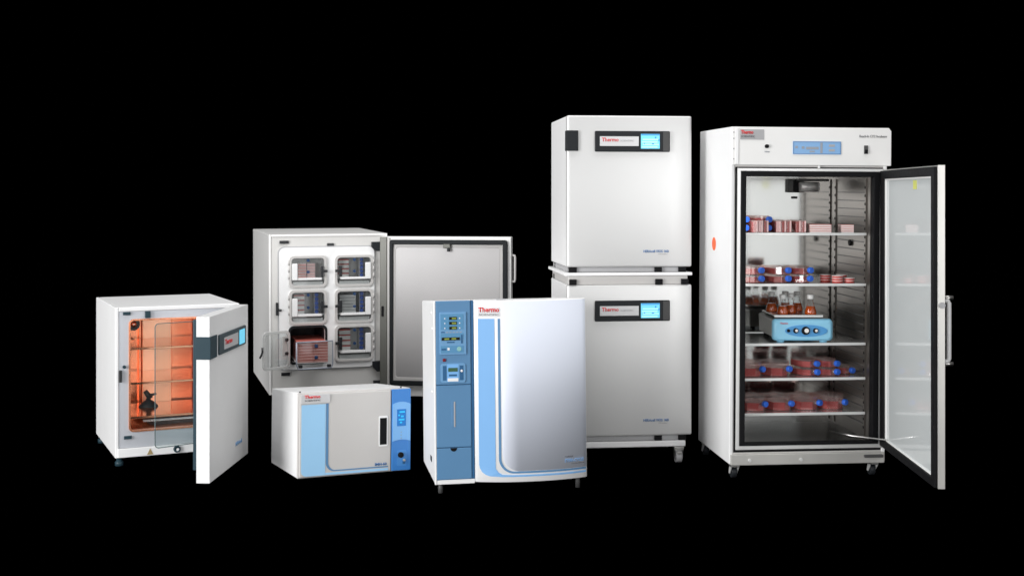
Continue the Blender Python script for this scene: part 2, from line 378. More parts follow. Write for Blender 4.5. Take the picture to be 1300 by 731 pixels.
for c, r in cells:
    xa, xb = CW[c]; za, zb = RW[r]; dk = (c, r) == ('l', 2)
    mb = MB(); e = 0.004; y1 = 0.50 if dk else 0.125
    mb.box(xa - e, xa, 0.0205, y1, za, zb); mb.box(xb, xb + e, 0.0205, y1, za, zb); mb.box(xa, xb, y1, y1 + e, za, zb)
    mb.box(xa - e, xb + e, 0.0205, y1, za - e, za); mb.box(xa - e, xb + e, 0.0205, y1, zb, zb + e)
    L = obj('compartment_liner', mb, 'recessshade' if dk else 'recess', B)
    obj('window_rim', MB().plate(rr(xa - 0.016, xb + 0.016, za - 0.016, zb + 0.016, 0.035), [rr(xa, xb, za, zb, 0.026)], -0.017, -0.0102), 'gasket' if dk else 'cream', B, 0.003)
    if not dk:
        w, h = xb - xa, zb - za
        flip = (lambda u: xa + w * u) if c == 'l' else (lambda u: xb - w * u)
        cd = obj('compartment_door', MB().plate(rr(xa - 0.008, xb + 0.008, za - 0.004, zb + 0.008, 0.028), [], -0.024, -0.020), 'clear', B)
        obj('door_rim', MB().plate(rr(xa - 0.012, xb + 0.012, za - 0.008, zb + 0.012, 0.032), [rr(xa + 0.005, xb - 0.005, za + 0.008, zb - 0.005, 0.024)], -0.0255, -0.0190), 'greypaint', cd, 0.002)
        def ub(u0, u1, v0, v1, ya, yb, nm, mm, bv=0.002, par=cd):
            a, b_ = sorted((flip(u0), flip(u1)))
            return obj(nm, MB().box(a, b_, ya, yb, zb - h * v1, zb - h * v0), mm, par, bv)
        ub(0.03, 0.19, 0.20, 0.78, -0.040, -0.0245, 'hinge_bracket', 'bright', 0.004)
        ub(0.192, 0.90, 0.70, 0.78, -0.034, -0.0245, 'lower_rail', 'bright', 0.002)
        k = ub(0.86, 0.95, 0.30, 0.68, -0.040, -0.0245, 'latch', 'blackgloss', 0.003)
        ub(0.93, 1.06, 0.43, 0.52, -0.047, -0.0405, 'latch_tongue', 'blackgloss', 0.002, B)
        for v in (0.10, 0.50):
            xx = flip(0.5); zz = zb - h * v
            obj('knob', MB().rod((xx, -0.0245, zz), (xx, -0.034, zz), 0.010), 'capdark', cd)
        for v in (0.18, 0.42, 0.66):
            xx = flip(-0.055); zz = zb - h * v
            obj('hinge_loop', MB().rod((xx, -0.022, zz - 0.016), (xx, -0.022, zz + 0.016), 0.006), 'greypaint', cd)
        ub(0.06, 0.93, 0.84, 0.97, -0.0180, -0.0150, 'drawer_front', 'recess', 0.0)
for (a, b_, c, d) in ((0.069, 0.131, 1.001, 1.022), (0.384, 0.431, 0.984, 1.001), (0.079, 0.136, 0.125, 0.148)):
    obj('door_catch', MB().box(a, b_, -0.006, 0.0055, c, d), 'blackgloss', B, 0.003)
l = obj('latch_plate', MB().box(0.044, 0.058, -0.014, 0.0055, 0.529, 0.613), 'blackgloss', B, 0.002)
obj('latch_pin', MB().rod((0.058, -0.012, 0.565), (0.078, -0.024, 0.562), 0.008), 'blackgloss', l)
for (z0, z1, xx) in ((0.944, 1.006, 0.684), (0.130, 0.200, 0.687), (0.030, 0.068, 0.695)):
    hm = MB().prism([(xx, z1), (0.752, z1), (0.752, z0), (xx + 0.03, z0), (xx, z0 + (z1 - z0) * .5)], -0.03, 0.0055)
    obj('hinge_bracket', hm, 'charcoal', B, 0.003)
# pulled-out drawer
dr = obj('pulled_out_drawer', MB().box(0.165, 0.372, -0.15, 0.30, 0.222, 0.2265), 'bright', B, 0.001)
fr_ = MB()
P = [(0.160, 0.362), (0.160, 0.215), (0.172, 0.186), (0.388, 0.190), (0.396, 0.215), (0.396, 0.366), (0.160, 0.362)]
fr_.tube([(x, -0.158, z) for x, z in P], 0.0055)
obj('wire_front', fr_, 'wire', dr)
obj('clear_front_panel', MB().plate([(0.392, 0.362), (0.164, 0.358), (0.164, 0.218), (0.392, 0.218)], [], -0.1575, -0.1545), 'clear', dr)
for x in (0.184, 0.372): obj('corner_foot', MB().box(x - 0.012, x + 0.014, -0.166, -0.142, 0.196, 0.214), 'blackgloss', dr, 0.003)
for z, hh in ((0.336, 0.026), (0.262, 0.022)): obj('knob', MB().box(0.276, 0.298, -0.172, -0.1578, z - hh / 2, z + hh / 2), 'capdark', dr, 0.005)
# swung-out door of that compartment
od = obj('open_compartment_door', MB().plate(rr(-0.205, 0, 0.182, 0.428, 0.03), [], -0.004, 0), 'clear', B)
od.location = (0.128, -0.026, 0); od.rotation_euler = (0, 0, R(27))
obj('door_rim', MB().plate(rr(-0.209, 0.004, 0.178, 0.432, 0.034), [rr(-0.190, -0.015, 0.197, 0.413, 0.022)], -0.0075, 0.002), 'clearfrost', od, 0.002)
obj('hinge_bracket', MB().box(-0.062, -0.025, -0.016, -0.0085, 0.265, 0.395), 'greypaint', od, 0.003)
for z in (0.282, 0.372): obj('knob', MB().rod((-0.033, -0.0165, z), (-0.033, -0.028, z), 0.011), 'blackgloss', od)
k = obj('latch_hook', MB().tube([(-0.213, -0.01, 0.335), (-0.214, -0.012, 0.305), (-0.224, -0.014, 0.285), (-0.236, -0.015, 0.268)], 0.0065), 'blackgloss', od)
# big outer door
DB = obj('door', MB().box(0.0, 0.886, 0.0005, 0.075, 0.022, 1.098), 'cream', B, 0.006, 3)
h0 = MBm @ Vector((0.745, -0.036, 0))
DB.matrix_world = frame((h0.x, h0.y, 0.0), R(352))
obj('hinge_post', MB().box(-0.006, 0.043, -0.022, 0.0, 0.045, 1.095), 'post', DB, 0.004)
obj('post_edge_trim', MB().box(0.0435, 0.060, -0.016, 0.0, 0.05, 1.09), 'greypaint', DB, 0.002)
obj('post_clip', MB().box(0.006, 0.022, -0.028, -0.0225, 0.56, 0.63), 'black', DB, 0.002)
obj('door_gasket', MB().plate(rr(0.0605, 0.864, 0.099, 1.077, 0.02), [rc(0.084, 0.832, 0.130, 1.046)], -0.026, 0.0), 'gasket', DB, 0.005)
obj('inner_panel', MB().plate(rc(0.082, 0.834, 0.128, 1.048), [rr(0.100, 0.812, 0.15, 1.026, 0.02)], -0.007, 0.0), 'greypaint', DB, 0.004, 3)
obj('inner_panel_recess', MB().box(0.1, 0.81, -0.003, 0.0, 0.146, 1.026), 'innergrey', DB)
k = obj('inner_catch', MB().box(0.430, 0.478, -0.032, -0.0125, 1.022, 1.050), 'post', DB, 0.004)
obj('catch_tongue', MB().box(0.458, 0.474, -0.04, -0.0165, 1.000, 1.0215), 'charcoal', DB, 0.003)
obj('handle', MB().tube([(0.884, 0.03, 0.975), (0.906, 0.03, 0.972), (0.908, 0.03, 0.96), (0.908, 0.03, 0.815), (0.906, 0.03, 0.80), (0.884, 0.03, 0.797)], 0.008), 'greypaint', DB)

# contents of the compartments
ROWN = ['top', 'middle', 'bottom']; COLN = {'l': 'left', 'r': 'right'}
ORD = ['lowest', 'second from below', 'third from below', 'fourth from below', 'fifth from below', 'sixth from below', 'topmost']
def ordn(k, n): return 'topmost' if k == n - 1 else ORD[k]
def plate_proto(name, label, cat, w, d, h, m, lid, grp):
    t = thing(name, label, cat, None, grp)
    obj('tray', MB().box(0, w, 0, d, 0, h * .72), m, t, 0.0015)
    obj('lid', MB().box(-0.001, w + 0.001, -0.001, d + 0.001, h * .725, h * .94), lid, t, 0.001)
    return t
protos = {}
def put_plate(key, mw, label, grp, w, d, h, m, lid, name='culture_dish', cat='culture dish'):
    if key not in protos:
        protos[key] = plate_proto(name, label, cat, w, d, h, m, lid, grp); protos[key].matrix_world = mw
        return protos[key]
    return copy_tree(protos[key], mw, label, grp)
def flask(name, label, grp, w=0.11, L=0.16, h=0.036, fill=0.5, neck=0.022):
    t = thing(name, label, 'flask', None, grp)
    poly = [(-w / 2, 0.035), (-w / 2, L), (w / 2, L), (w / 2, 0.035), (neck * .8, 0), (-neck * .8, 0)]
    obj('bottle_body', MB().prism(poly, 0, h, 'z'), 'flaskclear', t, 0.003)
    q = 0.94
    pl = [(x * q, 0.004 + y * .965) for x, y in poly]
    obj('culture_medium', MB().prism(pl, 0.0022, h * fill, 'z'), 'medium', t)
    obj('neck', MB().rod((0, 0.002, h * .52), (0, -0.022, h * .58), neck * .5), 'flaskclear', t)
    obj('cap', MB().lathe([(neck * .62, 0), (neck * .68, -0.002), (neck * .68, -0.018), (neck * .58, -0.021)], (0, -0.019, h * .575), n=20, axis='y'), 'capblue', t)
    return t
# rack shelf floor inside each closed compartment
def cellbox(c, r):
    xa, xb = CW[c]; za, zb = RW[r]; return xa, xb, za, zb, xb - xa, zb - za
for c, r in cells:
    if (c, r) == ('l', 2): continue
    xa, xb, za, zb, w, h = cellbox(c, r)
    obj('rack_floor', MB().box(xa + 0.004, xb - 0.004, 0.012, 0.12, zb - h * .77, zb - h * .74), 'bright', B, 0.001)
def X(c, r, u):
    xa, xb, za, zb, w, h = cellbox(c, r); return xa + w * u if c == 'l' else xb - w * u
# top left: pale pink dishes in two columns
def pile(c, r, u0, u1, n, hfrac, m, lid, key, what, colr):
    xa, xb, za, zb, w, h = cellbox(c, r); zf = zb - h * .738
    x0 = min(X(c, r, u0), X(c, r, u1)); ww = w * abs(u1 - u0); hh = h * hfrac / n
    for k in range(n):
        put_plate(key + str(round(ww, 3)) + str(round(hh, 4)), at(MBm, x0, 0.03, zf + 0.001 + hh * k),
                  f'{colr} {what}, {ordn(k, n)} in the {ROWN[r]} {COLN[c]} compartment',
                  'culture dishes piled in the incubator compartments', ww - 0.004, 0.085, hh, m, lid)
pile('l', 0, 0.24, 0.50, 5, 0.52, 'pink', 'plateline', 'a', 'dish, left pile', 'pink')
pile('l', 0, 0.51, 0.76, 5, 0.52, 'palepink', 'plateline', 'b', 'dish, right pile', 'pale pink')
pile('r', 0, 0.60, 0.93, 4, 0.64, 'capwhite', 'redplate', 'c', 'dish by the latch', 'red and white')
pile('l', 1, 0.12, 0.44, 4, 0.62, 'capwhite', 'redplate', 'd', 'dish by the hinge', 'red and white')
pile('r', 2, 0.56, 0.90, 4, 0.64, 'capwhite', 'redplate', 'e', 'dish by the latch', 'red and white')
pile('r', 1, 0.40, 0.88, 6, 0.60, 'recess', 'logogrey', 'f', 'dish by the latch', 'dull grey')
def blue_col(c, r, u, n=5):
    xa, xb, za, zb, w, h = cellbox(c, r); zf = zb - h * .738; hh = h * .68 / n
    for k in range(n):
        lab = f'blue-capped slim flask, {ordn(k, n)} in the {ROWN[r]} {COLN[c]} compartment'
        key = 'bc%.4f' % hh; mw = at(MBm, X(c, r, u), 0.04, zf + 0.001 + hh * k)
        if key not in protos:
            t = thing('culture_flask', lab, 'flask', mw, 'slim flasks with blue caps in the compartments')
            obj('bottle_body', MB().box(-0.014, 0.014, 0, 0.075, 0, hh * .94), 'logogrey', t, 0.002)
            obj('cap', MB().rod((0, -0.001, hh * .5), (0, -0.014, hh * .5), hh * .44), 'capmuted', t)
            protos[key] = t
        else: copy_tree(protos[key], mw, lab, 'slim flasks with blue caps in the compartments')
for c, r, u in (('r', 0, 0.25), ('l', 1, 0.78), ('r', 1, 0.25), ('r', 2, 0.26)): blue_col(c, r, u)
# the pulled-out stack
for col_, nm in ((0, 'left'), (1, 'right')):
    for k in range(7):
        put_plate('drw', at(MBm, 0.174 + col_ * 0.0965, -0.148, 0.2275 + 0.0188 * k),
                  f'pink tray in the {nm} column of the pulled-out drawer, {ordn(k, 7)}',
                  'pink trays stacked in the pulled-out drawer', 0.0955, 0.42, 0.0186, 'pinkfront', 'pinkline', 'culture_tray', 'culture tray')

# ================================================================== F: small bench incubator
MF = frame((-1.0407, 6.085, -0.0027), 0.4482, -0.0283, 0.0183)
F = thing('bench_incubator', 'small low benchtop incubator with grey door, pale blue stripe and bright blue control column', 'incubator', MF)
W, D, H = 0.580, 0.49, 0.4137
mb = MB()
mb.loft([[(0, .02, 0), (W, .02, 0), (W, D, 0), (0, D, 0)], [(0, .02, H), (W, .02, H), (W, D, H - .030), (0, D, H - .030)]], smooth=False)
obj('cabinet', mb, 'white', F, 0.004)
obj('fascia_frame', MB().box(0.0, W, 0.004, 0.0198, 0.0, H), 'greypaint', F, 0.003)
DF = obj('door', MB().box(0.006, 0.476, -0.008, 0.0038, 0.005, 0.407), 'greypaint', F, 0.004)
obj('door_stripe', MB().plate([(0.136, 0.356), (0.015, 0.356)] + [(0.015, 0.06)] + [(0.040 - 0.025 * math.cos(R(a)), 0.035 - 0.025 * math.sin(R(a)) + 0.0) for a in (0, 30, 60, 90)] + [(0.136, 0.010)], [], -0.0095, -0.0082), 'paleblue', DF)
def lband(x0, w, ztop, zb, rad, xend, w2):
    pr = [((x0, ztop), (x0 + w, ztop)), ((x0, zb + rad), (x0 + w, zb + rad))]
    for a in range(10, 91, 10):
        ca, sa = math.cos(R(a)), math.sin(R(a))
        ro, ri = rad, max(rad - w, 0.001)
        pr.append(((x0 + rad - ro * ca, zb + rad - ro * sa), (x0 + rad - ri * ca, zb + rad - (ri + (w - w2) * (a / 90.0)) * sa)))
    n = 16
    for i in range(1, n + 1):
        t_ = i / n; x = x0 + rad + (xend - x0 - rad) * t_
        pr.append(((x, zb), (x, zb + w2)))
    return pr
obj('door_line', MB().ribbon(lband(0.1385, 0.0125, 0.358, 0.026, 0.045, 0.462, 0.006), lambda x: -0.0082), 'lineblue', DF)
obj('door_underline', MB().box(0.137, 0.462, -0.0094, -0.0082, 0.010, 0.021), 'paleblue', DF)
hb = obj('handle_recess', MB().plate(rr(0.411, 0.459, 0.130, 0.281, 0.006), [], -0.0105, -0.0082), 'bright', DF, 0.001)
obj('handle_slot', MB().box(0.417, 0.453, -0.0118, -0.0107, 0.139, 0.271), 'black', hb)
lg = obj('badge', MB().plate(rc(0.012, 0.158, 0.362, 0.405), [], -0.012, -0.0082), 'silverplate', DF, 0.0015)
text('name_lettering', 'Thermo', 'red', lg, 0.028, 0.386, 0.080, 0.017, -0.0121, bold=0.03)
text('subtitle_lettering', 'SCIENTIFIC', 'ink', lg, 0.029, 0.3725, 0.080, 0.008, -0.0121, bold=0.01)
text('model_lettering', 'IMH-60', 'inkblue', DF, 0.393, 0.036, 0.062, 0.014, -0.0082, bold=0.03)
obj('control_column', MB().box(0.481, W + 0.001, -0.010, 0.0038, 0.004, 0.4095), 'brightblue', F, 0.002)
arc = [(0.4835, 0.155), (0.53, 0.142), (0.5775, 0.155), (0.5775, 0.335), (0.53, 0.350), (0.4835, 0.335)]
def arcp(x0, x1, z, dz, n=10, rev=False):
    p = [(x0 + (x1 - x0) * i / n, z + dz * (1 - (2 * i / n - 1) ** 2)) for i in range(n + 1)]
    return p[::-1] if rev else p
cp = obj('control_panel', MB().prism(arcp(0.4835, 0.5785, 0.150, 0.008) + arcp(0.4835, 0.5785, 0.335, 0.012, rev=True), -0.0125, -0.0102), 'softblue', F)
sc = obj('touch_screen', MB().box(0.507, 0.554, -0.0145, -0.0127, 0.226, 0.310), 'lcdblue', F, 0.0005)
mb = MB()
for (a, b_, z) in ((.012, .040, .066), (.006, .014, .050), (.020, .034, .044), (.008, .038, .028), (.014, .026, .014)): mb.box(.507 + a, .507 + b_, -.0152, -.0147, .226 + z, .226 + z + .008)
obj('screen_glyphs', mb, 'lcdcyan', sc)
mb = MB()
for z in (0.163, 0.178, 0.193): mb.box(0.527, 0.531, -0.0136, -0.0127, z, z + 0.005)
obj('indicator_marks', mb, 'lcdgrey', cp)
kp = obj('knob_plate', MB().plate(rr(0.508, 0.560, 0.026, 0.104, 0.008), [], -0.0118, -0.0102), 'knobblue', F)
kn = obj('knob', MB().lathe([(0.014, 0), (0.0135, -0.012), (0.010, -0.014)], (0.527, -0.012, 0.082), axis='y'), 'black', kp)
obj('key_lock', MB().lathe([(0.007, 0), (0.006, -0.01)], (0.545, -0.012, 0.055), axis='y'), 'steel', kp)
obj('power_socket', MB().box(0.538, 0.551, -0.017, -0.012, 0.036, 0.049), 'deepblue', kp, 0.002)
for x in (0.012, 0.535): obj('hinge_cap', MB().rod((x, 0.012, H - .001), (x, 0.012, H + 0.006), 0.004), 'charcoal', F)
for x in (0.04, W - 0.04):
    for y in (0.05, D - 0.05): obj('foot', MB().lathe([(0.016, -0.012), (0.018, 0.001)], (x, y, 0)), 'black', F)

# ================================================================== C: blue and silver incubator
MC = frame((-0.3568, 5.8318, 0.0456), 0.1671, -0.0114, -0.0082)
C_ = thing('blue_column_incubator', 'white incubator with slate blue control column and bowed bluish silver door, front and centre', 'incubator', MC)
W, D, H = 0.7226, 0.56, 0.832
mb = MB()
mb.loft([[(0, .022, -.020), (W, .022, -.014), (W - .02, D, -.014), (0, D, -.020)], [(0, .022, H), (W, .022, H), (W - .02, D, H - .035), (0, D, H - .035)]], smooth=False)
obj('cabinet', mb, 'white', C_, 0.006, 3)
obj('corner_trim', MB().box(-0.001, 0.0085, 0.0, 0.0218, -0.020, H), 'bright', C_, 0.003)
obj('bottom_trim', MB().box(0.0088, 0.187, 0.002, 0.0218, -0.020, 0.0008), 'bright', C_, 0.003)
obj('side_vent', MB().box(-0.003, -0.0002, 0.14, 0.19, 0.06, 0.085), 'charcoal', C_, 0.001)
mb = MB()
for y_, z_ in ((0.10, 0.77), (0.10, 0.40), (0.06, 0.70)): mb.rod((-0.004, y_, z_), (0, y_, z_), 0.006, n=12)
obj('side_screws', mb, 'bright', C_)
FZc = [(0.002, 0.149, 'kick_panel'), (0.1515, 0.4405, 'access_panel'), (0.443, 0.832, 'upper_fascia')]
par = {}
for z0, z1, nm in FZc: par[nm] = obj(nm, MB().box(0.009, 0.172, 0.0, 0.0218, z0, z1), 'bodyblue', C_, 0.003)
obj('fascia_edge', MB().box(0.1725, 0.186, 0.004, 0.0218, 0.002, 0.832), 'deepblue', C_, 0.001)
obj('fascia_backing', MB().box(0.010, 0.171, 0.012, 0.0216, 0.001, 0.830), 'deepblue', C_)
obj('finger_notch', MB().prism([(0.072 + 0.016 * (1 + math.cos(R(a))), 0.1485 + 0.016 * math.sin(R(a))) for a in range(180, 361, 20)], -0.0012, -0.0002), 'black', par['kick_panel'])
s_ = obj('window_slot', MB().box(0.078, 0.090, -0.002, -0.0002, 0.246, 0.364), 'lineblue', par['access_panel'], 0.001)
obj('slot_lip', MB().box(0.0902, 0.097, -0.002, -0.0002, 0.246, 0.364), 'logogrey', par['access_panel'], 0.001)
U = par['upper_fascia']
cp = obj('control_panel', MB().box(0.026, 0.151, -0.006, -0.0002, 0.583, 0.780), 'panelblue', C_, 0.002)
mb = MB(); mb.box(0.031, 0.138, -0.0072, -0.0062, 0.700, 0.772); mb.box(0.031, 0.138, -0.0072, -0.0062, 0.655, 0.682); mb.box(0.031, 0.138, -0.0072, -0.0062, 0.592, 0.625)
obj('key_field', mb, 'panelblue2', cp)
for z in (0.745, 0.7225, 0.700):
    w_ = obj('readout', MB().box(0.071, 0.107, -0.009, -0.0074, z, z + 0.014), 'lcddark', cp)
    obj('digits', MB().box(0.084, 0.104, -0.0098, -0.0091, z + 0.003, z + 0.011), 'led', w_)
w_ = obj('readout', MB().box(0.035, 0.120, -0.009, -0.0074, 0.650, 0.664), 'lcddark', cp)
mb = MB(); mb.box(0.048, 0.070, -0.0098, -0.0091, 0.653, 0.661); mb.box(0.082, 0.103, -0.0098, -0.0091, 0.653, 0.661)
obj('digits', mb, 'led', w_)
mb = MB()
for x in (0.048, 0.118):
    for z in (0.749, 0.727, 0.704): mb.box(x, x + 0.005, -0.0082, -0.0074, z, z + 0.005)
mb.box(0.062, 0.072, -0.0082, -0.0074, 0.604, 0.616)
obj('white_keys', mb, 'bright', cp)
mb = MB(); mb.box(0.034, 0.055, -0.0082, -0.0074, 0.604, 0.613); mb.box(0.033, 0.050, -0.0074, -0.0063, 0.685, 0.691); mb.box(0.126, 0.133, -0.0084, -0.0074, 0.635, 0.675); mb.box(0.060, 0.095, -0.0074, -0.0063, 0.638, 0.644)
obj('blue_keys', mb, 'deepblue', cp)
mb = MB()
for i in range(5): mb.box(0.056 + i * 0.016, 0.066 + i * 0.016, -0.0074, -0.0063, 0.685, 0.689)
obj('key_legends', mb, 'lcdgrey', cp)
obj('round_key', MB().lathe([(0.011, 0), (0.010, -0.0015)], (0.117, -0.0073, 0.609), axis='y'), mat('mint_key', (0.25, 0.5, 0.48)), cp)
obj('alarm_lamp', MB().box(0.040, 0.054, -0.005, -0.0002, 0.551, 0.566), mat('dark_red_lamp', (0.18, 0.01, 0.02), rough=0.3), C_, 0.002)
ru = obj('recorder_unit', MB().plate(rr(0.030, 0.147, 0.452, 0.542, 0.012), [], -0.004, -0.0002), 'panelblue', C_, 0.0015)
obj('label_plate', MB().box(0.060, 0.114, -0.0055, -0.0042, 0.458, 0.538), 'softblue', ru)
obj('lcd', MB().box(0.065, 0.109, -0.0068, -0.0056, 0.504, 0.522), 'lcdgreen', ru)
obj('white_label', MB().box(0.062, 0.112, -0.0068, -0.0056, 0.459, 0.474), 'bright', ru)
obj('text_bar', MB().box(0.068, 0.106, -0.0064, -0.0056, 0.483, 0.492), 'deepblue', ru)
mb = MB(); mb.box(0.040, 0.056, -0.0055, -0.0042, 0.464, 0.532); mb.box(0.119, 0.136, -0.0055, -0.0042, 0.464, 0.532)
obj('side_grips', mb, 'deepblue', ru)
obj('white_button', MB().lathe([(0.006, 0), (0.005, -0.002)], (0.128, -0.0056, 0.507), axis='y'), 'bright', ru)
# bowed door
bx0, bx1 = 0.188, 0.7215
def bow(x):
    t_ = (x - bx0) / (bx1 - bx0); t_ = min(max(t_, 0), 1)
    return -0.004 - 0.050 * (1 - (2 * t_ - 1) ** 2) ** 0.85
BZ0, BZ1 = -0.012, 0.833
DC = obj('door', MB().bent(bx0, bx1, BZ0, BZ1, bow, 36, 0.0216), 'bright', C_, 0.0015, 1)
for p in DC.data.polygons:
    if abs(p.normal.z) < 0.5: p.use_smooth = True
# silver skin: rounded lower-left corner
sk = [((0.313, 0.829), (0.313, 0.09))]
n = 30; rad = 0.075
pairs = []
for i in range(n + 1):
    x = 0.3135 + (bx1 - 0.003 - 0.3135) * (i / n) ** 1.35
    d = x - 0.3135
    zb = 0.040 + (rad - math.sqrt(max(rad ** 2 - (rad - d) ** 2, 0)) if d < rad else 0)
    pairs.append(((x, 0.829), (x, zb)))
SK = obj('silver_skin', MB().ribbon(pairs, bow, 0.0035), 'silverdoor', DC)
for p in SK.data.polygons: p.use_smooth = len(p.vertices) == 4 and abs(p.normal.z) < 0.3 and abs(p.normal.x) < 0.9
obj('wide_stripe', MB().ribbon([((0.205, 0.748), (0.2795, 0.748)), ((0.205, 0.07), (0.2795, 0.052))] + [((0.205 + 0.058 * (1 - math.cos(R(a))), 0.07 - 0.055 * math.sin(R(a))), (0.2795 + 0.012 * math.sin(R(a)), 0.052 - 0.018 * math.sin(R(a)))) for a in (20, 40, 60, 80)] + [((0.31, 0.0125), (0.31, 0.023))] + [((x, 0.0125), (x, 0.021)) for x in (0.36, 0.42, 0.5, 0.58, 0.65, 0.716)], bow, 0.002), 'stripblue', DC)
obj('narrow_line', MB().ribbon(lband(0.2945, 0.011, 0.748, 0.0285, 0.07, 0.716, 0.009), bow, 0.002), 'lineblue', DC)
bd = obj('badge', MB().ribbon([((x, 0.801), (x, 0.757)) for x in (0.205, 0.24, 0.275, 0.306)], bow, 0.0022), 'silverplate', DC)
text('name_lettering', 'Thermo', 'red', bd, 0.207, 0.7785, 0.095, 0.0235, fn=lambda x: bow(x) - 0.0023, bold=0.03)
text('subtitle_lettering', 'SCIENTIFIC', 'ink', bd, 0.210, 0.763, 0.090, 0.008, fn=lambda x: bow(x) - 0.0023)
text('model_lettering', 'STERI-CYCLE', 'inklight', DC, 0.607, 0.068, 0.098, 0.015, fn=lambda x: bow(x) - 0.0036, bold=0.01)
text('maker_lettering', 'FORMA', 'ink', DC, 0.607, 0.090, 0.042, 0.008, fn=lambda x: bow(x) - 0.0036)
text('caption_lettering', 'CO2 INCUBATOR', 'ink', DC, 0.640, 0.058, 0.066, 0.005, fn=lambda x: bow(x) - 0.0036)
obj('door_latch', MB().box(0.292, 0.336, -0.026, 0.004, 0.8335, 0.8385), 'logogrey', C_, 0.002)
for x in (0.03, W - 0.035):
    for y in (0.05, D - 0.05): obj('foot', MB().lathe([(0.011, FZ - 0.0456 - .004), (0.012, -0.04), (0.010, -0.035), (0.010, -0.014)], (x, y, 0)), 'charcoal2', C_)

# ================================================================== D: two stacked incubators
MD = frame((0.2842, 6.4669, 0.138), 0.105)
WD, DD = 0.6569, 0.6296
def dbox(label, zoff):
    t = thing('steel_door_incubator', label, 'incubator', at(MD, 0, 0, zoff), 'two stacked incubators with plain satin doors')
    mb = MB().box(0.004, WD - 0.004, 0.052, DD, 0, 0.783); obj('cabinet', mb, 'white', t, 0.006, 3)
    obj('door_seam', MB().box(0.010, WD - 0.010, 0.0455, 0.0518, 0.01, 0.775), 'charcoal2', t)
    bo = lambda x: 0.006 - 0.010 * (1 - (2 * x / WD - 1) ** 2)
    d = obj('door', MB().bent(0, WD, 0, 0.783, bo, 30, 0.045), 'steeldoor', t, 0.009, 4)
    for p in d.data.polygons: p.use_smooth = abs(p.normal.z) < 0.5 and p.normal.y < -0.5
    h = MB(); h.box(-0.003, 0.057, -0.010, 0.0015, 0.600, 0.705); h.box(-0.005, -0.0005, 0.0, 0.042, 0.600, 0.705)
    obj('handle', h, 'charcoal', d, 0.003)
    bz = obj('control_bezel', MB().plate(rr(0.143, 0.537, 0.596, 0.703, 0.006), [], -0.016, -0.0055), 'charcoal', t, 0.003)
    obj('bezel_end', MB().box(0.500, 0.532, -0.0175, -0.0162, 0.600, 0.699), 'charcoal2', bz, 0.001)
    obj('name_plate', MB().box(0.168, 0.372, -0.0178, -0.0162, 0.625, 0.675), 'silverplate', bz, 0.001)
    text('name_lettering', 'Thermo', 'red', bz, 0.178, 0.648, 0.088, 0.020, -0.0179, bold=0.02)
    text('subtitle_lettering', 'SCIENTIFIC', 'logogrey', bz, 0.275, 0.648, 0.07, 0.009, -0.0179)
    s = obj('screen', MB().box(0.383, 0.482, -0.018, -0.0162, 0.612, 0.688), 'screen', bz, 0.001)
    mb = MB()
    for k in range(4): mb.box(0.388 + 0.004 * (k % 2), 0.470 + 0.006 * (k % 2), -0.0186, -0.0181, 0.617 + k * 0.013, 0.624 + k * 0.013)
    obj('screen_rows', mb, 'screenhi', s)
    mb = MB(); mb.box(0.385, 0.480, -0.0186, -0.0181, 0.680, 0.687); mb.box(0.456, 0.464, -0.0190, -0.0187, 0.664, 0.674); mb.box(0.474, 0.480, -0.0190, -0.0187, 0.652, 0.662)
    mb.box(0.398, 0.405, -0.019, -0.0187, 0.636, 0.642); mb.box(0.44, 0.452, -0.019, -0.0187, 0.634, 0.640)
    obj('screen_bars', mb, 'screenlo', s)
    text('model_lettering', 'HERAcell VIOS 160i', 'inkblue', t, 0.399, 0.0745, 0.134, 0.014, fn=lambda x: bo(x) - 0.0006, bold=0.015)
    text('caption_lettering', 'CO2 Incubator', 'logogrey', t, 0.478, 0.064, 0.05, 0.006, fn=lambda x: bo(x) - 0.0006)
    for x in (0.030, WD - 0.05):
        for y in (0.03, DD - 0.09): obj('foot', MB().box(x - 0.018, x + 0.022, y - 0.02, y + 0.03, -0.028, -0.0005), 'black', t, 0.002)
    obj('foot', MB().box(0.462, 0.500, 0.008, 0.05, -0.028, -0.0005), 'black', t, 0.002)
    obj('underframe', MB().box(0.012, WD - 0.03, 0.022, DD - 0.02, -0.0275, -0.001), 'logogrey', t, 0.004)
    return t
dbox('upper of the two stacked satin-door incubators, with a black corner handle and lit cyan screen', 0.863)
dbox('lower of the two stacked satin-door incubators, standing on the wheeled base', -0.012)
t = thing('stacking_plate', 'flat white stacking frame sandwiched between the two satin-door incubators', 'frame', at(MD, 0, 0, 0))
obj('plate', MB().box(-0.012, WD + 0.001, -0.004, DD + 0.01, 0.8185, 0.8345), 'bright', t, 0.003)
obj('lower_skirt', MB().box(0.008, WD - 0.02, 0.012, DD - 0.02, 0.7715, 0.818), 'greypaint', t, 0.004)
for x in (0.030, 0.482, WD - 0.038): obj('foot_block', MB().box(x - 0.018, x + 0.020, -0.002, 0.04, 0.7718, 0.800), 'black', t, 0.002)
obj('foot_block', MB().box(0.008, 0.05, DD - 0.11, DD - 0.04, 0.7718, 0.8), 'black', t, 0.002)
t = thing('wheeled_base', 'white roller base with caster wheels under the lower satin-door incubator', 'base', at(MD, 0, 0, 0))
obj('base_frame', MB().box(0.005, 0.625, 0.006, DD - 0.01, -0.072, -0.0405), 'white', t, 0.005)
